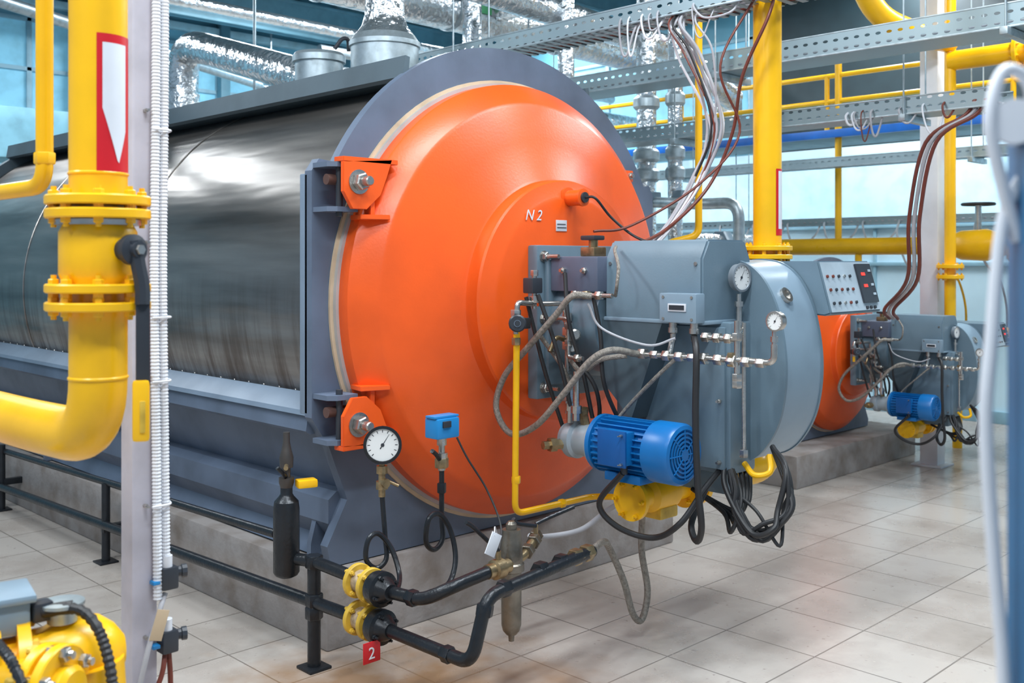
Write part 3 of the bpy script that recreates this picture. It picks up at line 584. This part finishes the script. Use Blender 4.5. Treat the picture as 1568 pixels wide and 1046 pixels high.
g.lathe((sx,sy,.90),(0,0,-1),[(0,.02),(.03,.02),(.03,.013),(.06,.013),(.06,.024),(.09,.024),(.09,.015),(.13,.015)],STEEL,10)
g.union((sx,sy,.80),(0,0,1),.028,BRASS,.04); g.tube([(sx,sy,.80),(sx-.045,sy-.02,.84),(sx-.075,sy-.03,.86)],.009,BLKP)
g.union((sx,sy,.70),(0,0,1),.018,BLKP,.04)
g.tube([(sx,sy,.80),(sx,sy,.70),(sx,sy,.58),(2.65,3.09,.50),(2.60,3.08,.47),(2.55,3.07,.51),(2.555,3.06,.60),(2.61,3.06,.61),(2.65,3.04,.54),(2.64,3.0,.44),(2.57,2.96,.37),(2.45,2.92,.375),(2.31,2.82,.415)],.0105,BLKP)
g.tube([(2.70,3.06,.90),(2.72,3.02,.82),(2.76,2.95,.70),(2.74,2.85,.58),(2.66,2.78,.5)],.004,BLK)
g.done()
g=G('pipe_tag')
g.box((2.175,2.965,.165),(2.25,2.97,.24),RED,.002); g.tube([(2.21,2.967,.235),(2.24,2.99,.25),(2.27,3.0,.255)],.002,STEEL); t=g.done()
text('2',(2.195,2.963,.18),FRONT,.06,WHITE,t,'tag_number')
g=G('paper_tag'); g.box((2.44,2.60,.57),(2.49,2.604,.65),PLAS,.001,ry=.5); g.tube([(2.47,2.6,.64),(2.50,2.63,.66),(2.545,2.66,.60)],.002,PLAS); g.done()
# ------------------------------------------------------------------ left foreground
g=G('yellow_gas_pipe')
px,py=.95,2.29
g.pipe([(px,py,5.3),(px,py,1.20),(px-.02,py+.35,1.195),(px-.05,4.6,1.19)],.062,YEL,.14,32)
for z in (1.735,1.705): g.flange((px,py,z),(0,0,1),.112,.022,YEL,8,.012,YEL)
g.lathe((px,py,1.692),(0,0,-1),[(0,.092),(.012,.092)],STEEL,32)
for z in (1.54,1.50): g.flange((px,py,z),(0,0,1),.112,.020,YEL,8,.012,YEL)
g.lathe((px,py,1.68),(0,0,-1),[(0,.075),(.015,.083),(.11,.083),(.14,.07)],YEL,32)
for z in (1.335,1.79): g.lathe((px,py,z),(0,0,1),[(0,.062),(.003,.0645),(.006,.0645),(.009,.062)],YEL,32,False)
c=V((px+.005,py,1.625)); sd=V((.25,-.97,0)).normalized()
g.lathe(c+sd*.07,sd,[(0,.026),(.03,.026),(.03,.034),(.045,.034),(.05,.018),(.062,.018)],DARK,20)
g.lathe(c+sd*.132,sd,[(0,.012),(.006,.011)],STEEL,6)
a=c+sd*.115
g.tube([a+V((0,0,.02)),a+V((.006,-.003,-.03)),a+V((.014,-.006,-.08)),a+V((.014,-.008,-.12))],.017,DARK,8)
g.box(a+V((.000,-.014,-.30)),a+V((.030,-.002,-.09)),DARK,.004,rz=-.5)
g.box(a+V((-.008,-.018,-.42)),a+V((.028,.000,-.285)),YEL,.008,rz=-.5)
g.box(a+V((.004,-.022,-.40)),a+V((.016,-.012,-.33)),YELD,.003,rz=-.5)
def strip(t0,t1,zt,zb,r,m,n=14):
    vs=[];fs=[]
    for i in range(n+1):
        t=t0+(t1-t0)*i/n; vs+= [(px+r*math.cos(t),py+r*math.sin(t),zt(i/n)),(px+r*math.cos(t),py+r*math.sin(t),zb(i/n))]
    for i in range(n): fs.append((2*i,2*i+1,2*i+3,2*i+2))
    g.add(vs,fs,m)
strip(math.radians(-116),math.radians(-30),lambda u:2.10,lambda u:1.795,.0632,RED)
strip(math.radians(-105),math.radians(-52),lambda u:2.08,lambda u:1.812+.10*abs(u-.62)*2,.0642,PLAS)
g.done()
g=G('yellow_gas_pipe')
g.pipe([(.975,2.68,5.3),(.975,2.68,1.79),(.95,2.85,1.785),(.93,4.5,1.78)],.021,YEL,.06,20)
g.union((.975,2.68,1.86),(0,0,1),.026,YEL,.03)
g.done()
cx,cy=1.215,2.665
g=G('steel_column')
g.box((cx-.035,cy-.035,0),(cx+.035,cy+.035,5.3),LAV,.006); g.box((cx-.09,cy-.09,0),(cx+.09,cy+.09,.015),LAV,.003)
for k in range(8): g.bolt((cx-.0,cy-.035,.6+k*.35),(0,-1,0),.006)
COL=g.done()
g=G('cable_conduit')
for i,(ox,oy) in enumerate(((.050,-.02),(.054,.008),(.045,-.048),(.020,-.052))):
    g.tube([(cx+ox,cy+oy,5.2),(cx+ox+.004,cy+oy,2.4),(cx+ox-.003,cy+oy-.003,1.6),(cx+ox+.004,cy+oy,1.1),(cx+ox+.008,cy+oy,.82-.04*i)],.0115,PLAS,10,rip=.10,per=.009)
for z in (2.9,2.4,1.95,1.45,1.28,.95): g.tube([(cx+.005,cy-.068,z),(cx+.058,cy-.062,z),(cx+.07,cy,z),(cx+.04,cy+.04,z)],.003,PLAS)
for z in (.75,.58):
    g.box((cx+.035,cy-.07,z-.03),(cx+.08,cy-.02,z+.03),DARK,.006); g.lathe((cx+.075,cy-.045,z+.01),(1,-.3,0),[(0,.014),(.02,.014),(.022,.018),(.035,.018)],DARK,10)
    g.cyl((cx+.055,cy-.05,z+.03),(cx+.055,cy-.05,z+.06),.014,PLAS); g.box((cx+.01,cy-.065,z-.01),(cx+.03,cy-.04,z),BLUES,.002)
g.tube([(cx+.05,cy-.05,.55),(cx+.03,cy-.07,.5),(cx-.01,cy-.08,.42),(cx-.04,cy-.09,.25),(cx-.05,cy-.1,.03)],.007,BROWN)
g.tube([(cx+.06,cy-.05,.55),(cx+.06,cy-.06,.45),(cx+.04,cy-.08,.25),(cx+.04,cy-.1,.03)],.007,BROWN)
g.tube([(cx+.05,cy-.05,.71),(cx+.02,cy-.07,.66),(cx-.02,cy-.08,.55),(cx-.04,cy-.07,.4),(cx-.05,cy-.07,.03)],.007,GREYC)
g.box((cx+.0,cy-.085,.60),(cx+.035,cy-.083,.68),M('cardboard_tag',(.55,.42,.28),.7),.001,ry=.3); g.done(COL)
g=G('motorised_gas_valve')
vy=2.20
g.lathe((.55,vy+.1,.755),(1,-.25,0),[(0,.055),(.16,.055),(.16,.10),(.185,.10),(.185,.062),(.215,.062),(.215,.105),(.24,.105),(.24,.07),(.27,.072),(.30,.084),(.34,.088),(.38,.08),(.41,.058),(.43,.03)],YEL,36)
d=V((1,-.25,0)).normalized(); u,v=perp(d)
for a in range(6):
    q=V((.55,vy+.1,.755))+d*.24+(u*math.cos(a*1.047+.3)+v*math.sin(a*1.047+.3))*.088; g.bolt(q,d,.014,YELD)
    q=V((.55,vy+.1,.755))+d*.16+(u*math.cos(a*1.047+.3)+v*math.sin(a*1.047+.3))*.085; g.bolt(q,-d,.014,YELD)
g.lathe((.885,2.18,.75),(.1,-.05,-1),[(0,.07),(.2,.060),(.745,.058)],YEL,28)
fd=V((.55,-.83,.0)).normalized(); fp=V((.77,2.12,.745))
g.cyl(fp,fp-fd*.14,.058,YEL); g.flange(fp,fd,.088,.022,YEL,6,.015,YELD); g.flange(fp+fd*.032,fd,.088,.022,YEL,6,.015,STEEL,True); g.lathe(fp+fd*.04,fd,[(0,.05),(.02,.05),(.03,.04)],YEL,24)
g.lathe((.84,2.21,.84),(0,0,1),[(0,.03),(.03,.03),(.035,.045),(.042,.045),(.046,.02)],ZINC,28)
g.box((.66,2.22,.83),(.79,2.34,.90),BURNL,.01,rz=-.2); g.box((.65,2.21,.895),(.80,2.35,.912),BURNL,.006,rz=-.2)
g.box((.78,2.20,.85),(.82,2.24,.89),DARK,.005); g.cyl((.80,2.21,.87),(.85,2.18,.875),.014,BLK)
g.tube([(.82,2.20,.875),(.86,2.15,.87),(.88,2.10,.82),(.885,2.06,.72),(.88,2.05,.55),(.86,2.05,.2),(.86,2.05,.01)],.011,BLK,10,rip=.12,per=.01)
g.tube([(.70,2.18,.84),(.70,2.08,.82),(.71,2.04,.74),(.71,2.04,.5),(.70,2.04,.01)],.010,BLKP,10,rip=.12,per=.01)
g.lathe((.70,2.75,0),(0,0,1),[(0,.06),(.94,.06)],YEL,28)
g.flange((.70,2.75,.94),(0,0,1),.10,.03,YEL,8)
g.box((.70,2.62,.97),(.82,2.66,1.0),YEL,.006,rz=.5)
g.done()
# ------------------------------------------------------------------ right foreground (out of focus)
g=G('blue_post'); g.box((1.045,.315,0),(1.105,.375,1.72),BLUEP,.006,rz=.78); g.box((.99,.26,0),(1.16,.43,.012),BLUEP)
g.tube([(1.06,.37,1.62),(1.045,.378,1.67),(1.033,.386,1.735),(1.045,.378,1.785),(1.065,.36,1.77),(1.068,.362,1.70),(1.05,.38,1.64),(1.038,.387,1.52),(1.032,.390,1.44),(1.04,.386,1.32),(1.05,.38,1.2),(1.055,.375,1.0),(1.06,.37,.6),(1.06,.36,.02)],.0065,PLAS,12)
g.lathe((1.058,.372,1.735),(-.9,-.35,0),[(0,.022),(.02,.022)],PLAS,20); g.done()
# ------------------------------------------------------------------ cable trays
def tray(x0,x1,y0,y1,z,h,rods=(),cab=True):
    g=G('cable_tray')
    g.box((x0,y0,z),(x1,y1,z+.002),PERF,0); g.box((x0-.002,y0,z),(x0,y1,z+h),PERF,0); g.box((x1,y0,z),(x1+.002,y1,z+h),PERF,0)
    g.box((x0-.004,y0,z+h-.008),(x0+.012,y1,z+h),ZINC,.001); g.box((x1-.012,y0,z+h-.008),(x1+.004,y1,z+h),ZINC,.001)
    g.box((x0-.006,y0,z-.006),(x0+.01,y1,z+.004),ZINC,.001)
    for y in rods:
        for x in (x0-.02,x1+.02): g.cyl((x,y,z-.04),(x,y,5.3),.005,ZINC)
        g.box((x0-.05,y-.02,z-.045),(x1+.05,y+.02,z-.006),ZINC,.003)
    if cab:
        for k in range(5):
            xx=x0+(x1-x0)*(k+.5)/5; g.tube([(xx,y0+.02,z+.02),(xx+.01,(y0+y1)/2,z+.025),(xx,y1-.02,z+.02)],.012,[GREYC,BLK,GREYC,GREYC,BROWN][k])
    g.done()
tray(4.05,4.30,.6,6.5,2.80,.09,(2.0,4.6))
tray(5.3,5.6,1.2,6.6,2.76,.12,(1.9,3.6,5.2))
tray(5.7,5.95,2.1,6.6,2.44,.10,(2.6,4.2,5.6))
tray(8.2,8.4,2.0,9.0,2.42,.08,(3.2,6.))
tray(9.2,9.4,1.5,9.0,1.95,.07,(3.,6.))
tray(1.6,1.9,6.6,12.5,2.95,.10,(8,11))
tray(.2,.5,5.0,12.5,2.6,.10,(7,))
def bundle(name,paths):
    g=G(name)
    for pts,r,m in paths: g.tube(pts,r,m,8)
    g.done()
random.seed(5)
R_=random.uniform
P=[]
for i in range(9):
    a=R_(-.10,.10); b=R_(-.05,.05); c_=R_(-.03,.03); x=R_(-.03,.03)
    P.append(([(4.14,2.95+a,2.84),(4.04+x,2.93+a,2.74),(4.06+x,2.88+a*.8+b,2.58),(4.09+x,2.81+b+c_,2.25),(4.05,2.85+c_*1.5,2.0),(3.9,2.88+c_,1.80),(3.62,2.82+c_*.7,1.64)],R_(.0045,.008),[GREYC,PLAS,GREYC,GREYC,BLK,GREYC,PLAS,GREYC,BROWN][i]))
P.append(([(4.15,2.5,2.84),(4.08,2.5,2.70),(4.06,2.62,2.45),(4.1,2.70,2.2),(4.05,2.80,1.95),(3.8,2.85,1.75),(3.5,2.82,1.66)],.008,BROWN))
P.append(([(4.15,2.6,2.84),(4.0,2.7,2.5),(4.1,2.66,2.2),(3.9,2.75,1.95),(3.6,2.9,1.76),(3.4,2.95,1.73)],.006,BROWN))
for i in range(7):
    y=R_(2.85,3.35); w=R_(.05,.22); h=R_(.06,.2)
    P.append(([(4.15,y,2.86),(4.04,y,2.82),(4.02,y-w*.3,2.80-h*.8),(4.02,y-w*.7,2.80-h),(4.05,y-w,2.76),(4.12,y-w,2.84)],R_(.004,.006),[GREYC,PLAS,GREYC][i%3]))
bundle('cable_bundle',P)
P=[]
for i in range(3):
    o=i*.03
    P.append(([(5.8,2.18+o,2.52),(5.7,2.20+o,2.40),(5.65,2.40+o,2.26),(5.62,2.48+o,1.85),(5.75,2.55+o,1.5),(6.2,2.9+o,1.3),(6.9,3.2+o,1.2)],.011,[BROWN,GREYC,BROWN][i]))
for i in range(8):
    y=R_(2.25,2.95); w=R_(.04,.16); h=R_(.03,.14)
    P.append(([(5.74,y,2.5),(5.67,y,2.46),(5.66,y-w*.3,2.44-h*.8),(5.67,y-w*.7,2.44-h),(5.72,y-w,2.45)],R_(.004,.007),[PLAS,GREYC,BROWN][i%3]))
bundle('cable_bundle',P)
P=[]
for i in range(4):
    y=3.2+i*.35; P.append(([(9.2,y,1.98),(9.15,y,1.85),(9.1,y-.1,1.6),(9.15,y-.2,1.45),(9.2,y-.25,1.2),(9.2,y-.25,.9)],.01,[PLAS,GREYC,YEL,PLAS][i]))
for i in range(5):
    y=4.6+i*.4; P.append(([(9.25,y,2.0),(9.18,y,1.95),(9.17,y-.05,1.80),(9.17,y-.18,1.76),(9.2,y-.3,1.86),(9.25,y-.33,1.98)],.01,PLAS))
bundle('cable_bundle',P)
# ------------------------------------------------------------------ yellow gas risers
g=G('yellow_gas_riser')
rx,ry=4.24,2.60
g.pipe([(rx,ry,5.2),(rx,ry,1.1),(rx,ry,.635),(3.92,2.62,.635)],.066,YEL,.12,28)
for z in (1.66,1.62): g.flange((rx,ry,z),(0,0,1),.115,.022,YEL,8)
n=8
for r,t0,t1,z0,z1,m in ((.067,-112,-64,1.72,2.03,RED),(.0675,-100,-70,1.75,2.02,PLAS)):
    vs=[];fs=[]
    for i in range(n+1):
        t=math.radians(t0+(t1-t0)*i/n); vs+=[(rx+r*math.cos(t),ry+r*math.sin(t),z1),(rx+r*math.cos(t),ry+r*math.sin(t),z0)]
    for i in range(n): fs.append((2*i,2*i+1,2*i+3,2*i+2))
    g.add(vs,fs,m)
g.done()
g=G('yellow_vent_pipe'); g.pipe([(5.05,3.56,5.0),(5.05,3.56,1.75),(4.9,3.7,1.7),(4.9,3.8,0)],.022,YEL,.06); g.done()
g=G('yellow_gas_main')
g.pipe([(8.5,6.0,1.73),(8.5,1.0,1.73)],.075,YEL,seg=28)
g.flange((8.5,3.55,1.73),(0,1,0),.14,.03,YEL); g.flange((8.5,3.0,1.73),(0,1,0),.14,.03,YEL)
g.lathe((8.5,3.5,1.73),(0,-1,0),[(0,.08),(.1,.12),(.3,.13),(.45,.08)],YEL,28)
g.cyl((8.5,3.27,1.85),(8.5,3.27,2.05),.025,STEEL)
g.tube([(8.5+.12*math.cos(a*.524),3.27+.12*math.sin(a*.524),2.06) for a in range(13)],.012,BLK)
for a in range(3): g.cyl((8.5,3.27,2.06),(8.5+.12*math.cos(a*2.09),3.27+.12*math.sin(a*2.09),2.06),.008,BLK)
g.cyl((8.5,4.3,0),(8.5,4.3,1.66),.03,YEL); g.pipe([(8.5,4.49,3.5),(8.5,4.49,1.74)],.03,YEL)
g.done()
g=G('yellow_gas_main'); g.pipe([(8.9,4.2,.97),(8.9,1.0,.97)],.08,YEL,seg=24); g.cyl((8.9,3.6,0),(8.9,3.6,.95),.04,YEL); g.cyl((8.9,1.6,0),(8.9,1.6,.95),.04,YEL); g.done()
g=G('yellow_gas_riser'); g.pipe([(7.9,3.25,4.2),(7.9,3.25,.6),(7.5,3.3,.55)],.042,YEL,.1)
for z in (1.56,1.48): g.flange((7.9,3.25,z),(0,0,1),.10,.03,YEL,6)
g.pipe([(7.0,3.75,4.3),(7.15,3.5,3.40),(7.55,3.35,3.30),(7.9,3.25,3.28)],.085,YEL,.25,24)
g.pipe([(7.9,3.25,3.13),(7.9,1.2,3.13)],.075,YEL,seg=24); g.flange((7.9,2.75,3.13),(0,1,0),.13,.03,YEL); g.flange((7.9,2.65,3.13),(0,1,0),.13,.03,YEL)
g.done()
g=G('steel_column'); g.box((7.93,3.36,0),(8.07,3.50,5.3),WHITE,.006); g.box((7.88,3.31,0),(8.12,3.55,.015),WHITE); g.done()
g=G('mezzanine_railing')
for z in (3.03,3.26): g.cyl((8.5,1.0,z),(8.5,8.2,z),.022,YEL)
for y in (1.4,3.0,4.6,6.2,7.8): g.cyl((8.5,y,2.74),(8.5,y,3.27),.022,YEL)
g.done()
g=G('mezzanine_platform'); g.box((8.45,1.0,2.72),(9.3,8.3,2.76),M('platform_teal',(.08,.20,.26),.5),.01); g.box((8.42,1.0,2.70),(8.47,8.3,2.77),BS,.005)
for y in (1.6,7.9): g.box((8.5,y-.05,0),(8.6,y+.05,2.72),BEAM,.005)
g.done()
# ------------------------------------------------------------------ foil-insulated pipework
g=G('insulated_exhaust_pipe')
g.pipe([(3.2,6.0,3.57),(9.0,6.0,3.50),(9.0,6.0,2.9)],.16,FOIL,.35,28); g.pipe([(2.0,6.6,3.95),(9.2,6.6,3.85)],.14,FOIL,seg=28)
g.pipe([(5.6,5.2,3.2),(5.6,5.2,3.57),(5.6,6.0,3.57)],.08,FOIL)
g.pipe([(4.6,7.6,3.2),(9.8,7.6,3.15)],.14,FOIL,seg=24); g.pipe([(5.0,5.5,3.05),(5.0,5.5,3.7)],.07,FOIL)
g.pipe([(4.4,5.0,3.42),(6.8,5.0,3.30),(7.6,5.0,3.0)],.10,FOIL,.2,20)
for x in (4,5.2,6.4,7.6): g.lathe((x,6,3.57-.07*(x-3.2)/5.8),(1,0,0),[(0,.168),(.03,.168)],ZINC,24)
g.box((5.3,5.82,3.52),(5.5,5.845,3.60),M('green_label',(.1,.45,.2),.5),.001)
g.done()
g=G('boiler_chimney')
g.lathe((3.52,4.6,2.43),(0,0,1),[(0,.19),(.36,.19),(.365,.20),(.39,.20),(.40,.19),(.43,.17)],ZINC,36)
g.lathe((3.52,4.6,2.86),(0,0,1),[(0,.17),(.05,.13),(.12,.11),(.7,.11),(.9,.11)],FOIL,28)
g.pipe([(3.52,4.6,3.7),(3.52,4.6,4.0),(3.52,6.6,4.0)],.11,FOIL,.2)
g.done()
g=G('inspection_hatch')
g.lathe((3.42,5.1,2.43),(0,0,1),[(0,.14),(.33,.14),(.335,.155),(.37,.155),(.39,.14),(.40,.05)],ZINC,32)
g.tube([(3.46,5.0,2.84),(3.50,4.98,2.90),(3.54,4.98,2.90),(3.56,5.0,2.84)],.012,DARK); g.done()
g=G('insulated_steam_pipe')
g.pipe([(3.77,7.5,2.43),(3.77,7.5,3.30),(3.78,6.3,2.96),(3.78,5.6,2.76),(3.78,5.6,2.44)],.12,FOIL,.30,24)
g.lathe((3.77,7.5,2.5),(0,0,1),[(0,.16),(.2,.16),(.22,.13),(.4,.13)],FOIL,24); g.done()
g=G('insulated_steam_pipe')
for x,y,r,zt,zb in ((6.2,4.85,.075,3.6,1.4),(6.2,4.58,.055,3.5,1.3),(5.35,4.9,.06,3.5,2.6)):
    g.pipe([(x,y,zt),(x,y,zb)],r,FOIL,seg=20)
    for z in (2.75,2.35,2.2): g.lathe((x,y,z),(0,0,1),[(0,r*1.1),(.02,r*1.35),(.08,r*1.35),(.10,r*1.1)],ZINC,16)
    if x>6: g.box((x-.09,y-.12,2.02),(x+.03,y-.04,2.12),BURN,.01)
g.pipe([(6.2,4.85,2.05),(6.0,4.2,2.0),(6.0,3.9,2.0),(6.0,3.9,1.5)],.04,ZINC); g.pipe([(6.2,4.58,1.5),(6.2,4.58,0)],.04,ZINC); g.pipe([(6.2,4.85,1.5),(6.2,4.85,0)],.04,ZINC)
g.pipe([(6.0,4.3,1.75),(7.0,4.3,1.75)],.05,FOIL); g.union((6.4,4.3,1.75),(1,0,0),.08,BURN,.1)
g.gauge((5.3,4.78,2.62),(-.5,-.8,0),.07,ZINC)
g.gauge((5.36,4.78,2.5),(-.5,-.8,0),.04,ZINC)
g.done()
g=G('service_pipe'); g.pipe([(.6,7.0,3.55),(6.5,10.2,3.5)],.05,ZINC); g.pipe([(2.5,9.0,4.05),(8.0,9.0,4.0)],.06,FOIL)
g.pipe([(1.2,6.0,3.3),(2.2,10.5,3.3)],.035,BLKP); g.pipe([(4.4,7.5,2.7),(4.4,7.5,4.5)],.012,ZINC); g.pipe([(4.2,9.0,2.0),(4.2,9.0,4.5)],.02,BROWN)
g.pipe([(5.5,8.2,3.6),(9.8,8.2,3.6)],.05,ZINC); g.pipe([(6.8,7.0,3.0),(6.8,7.0,4.5)],.02,ZINC); g.pipe([(7.6,8.4,2.2),(7.6,8.4,4.5)],.05,FOIL)
g.done()
g=G('air_duct'); g.box((2.2,11.5,2.7),(7.5,12.2,3.25),M('duct_paint',(.20,.42,.52),.4),.02)
for x in (3,4.5,6): g.box((x,11.46,2.66),(x+.04,12.24,3.29),BEAM,.004)
for x in (2.6,5.2,7.2): g.cyl((x,11.85,3.25),(x,11.85,5.3),.012,ZINC)
g.done()
# ------------------------------------------------------------------ lamps
def lamp(x,y,z,L,e,axis='x',w=.3):
    g=G('ceiling_lamp')
    dx,dy=(L/2,.12)
    g.box((x-dx,y-dy,z),(x+dx,y+dy,z+.08),WHITE,.01)
    for o in (-.05,.05): g.cyl((x-dx+.05,y+o,z-.02),(x+dx-.05,y+o,z-.02),.015,LAMP)
    for t in (-.6,.6): g.cyl((x+dx*t,y,z+.08),(x+dx*t,y,5.3),.006,ZINC)
    h=g.done()
    l=bpy.data.lights.new('lamp_light','AREA'); l.shape='RECTANGLE'; l.size=L; l.size_y=w; l.energy=e; l.color=(.88,.95,1)
    o=bpy.data.objects.new('lamp_light',l); scn.collection.objects.link(o); o.parent=h; o.location=V((x,y,z-.05))-h.location
for x,y,z,e in ((.6,.4,4.6,140),(.4,4.6,4.6,125),(2.6,1.9,4.8,120),(5.2,1.2,4.8,135),(8.2,2.0,4.8,150),(6.3,7.2,4.8,190),(9.4,4.6,4.8,170),(2.4,10.3,4.8,190),(6.5,10.5,4.8,190),(-1.2,2.2,4.4,115),(9.2,9.6,4.8,160)):
    lamp(x,y,z,1.8,e)
w=bpy.data.worlds.new('world'); scn.world=w; w.use_nodes=True
bg=w.node_tree.nodes['Background']; bg.inputs[0].default_value=(.50,.70,.92,1); bg.inputs[1].default_value=.52
# ------------------------------------------------------------------ camera
cam=bpy.data.cameras.new('camera'); co=bpy.data.objects.new('camera',cam); scn.collection.objects.link(co); scn.camera=co
cam.sensor_width=36; cam.lens=36*1570/1568; cam.shift_y=-123/1568
co.location=(0,0,1.6); co.rotation_euler=(math.pi/2,0,math.radians(45.5-90))
cam.dof.use_dof=True; cam.dof.focus_distance=4.1; cam.dof.aperture_fstop=4.0
scn.view_settings.view_transform='Standard'
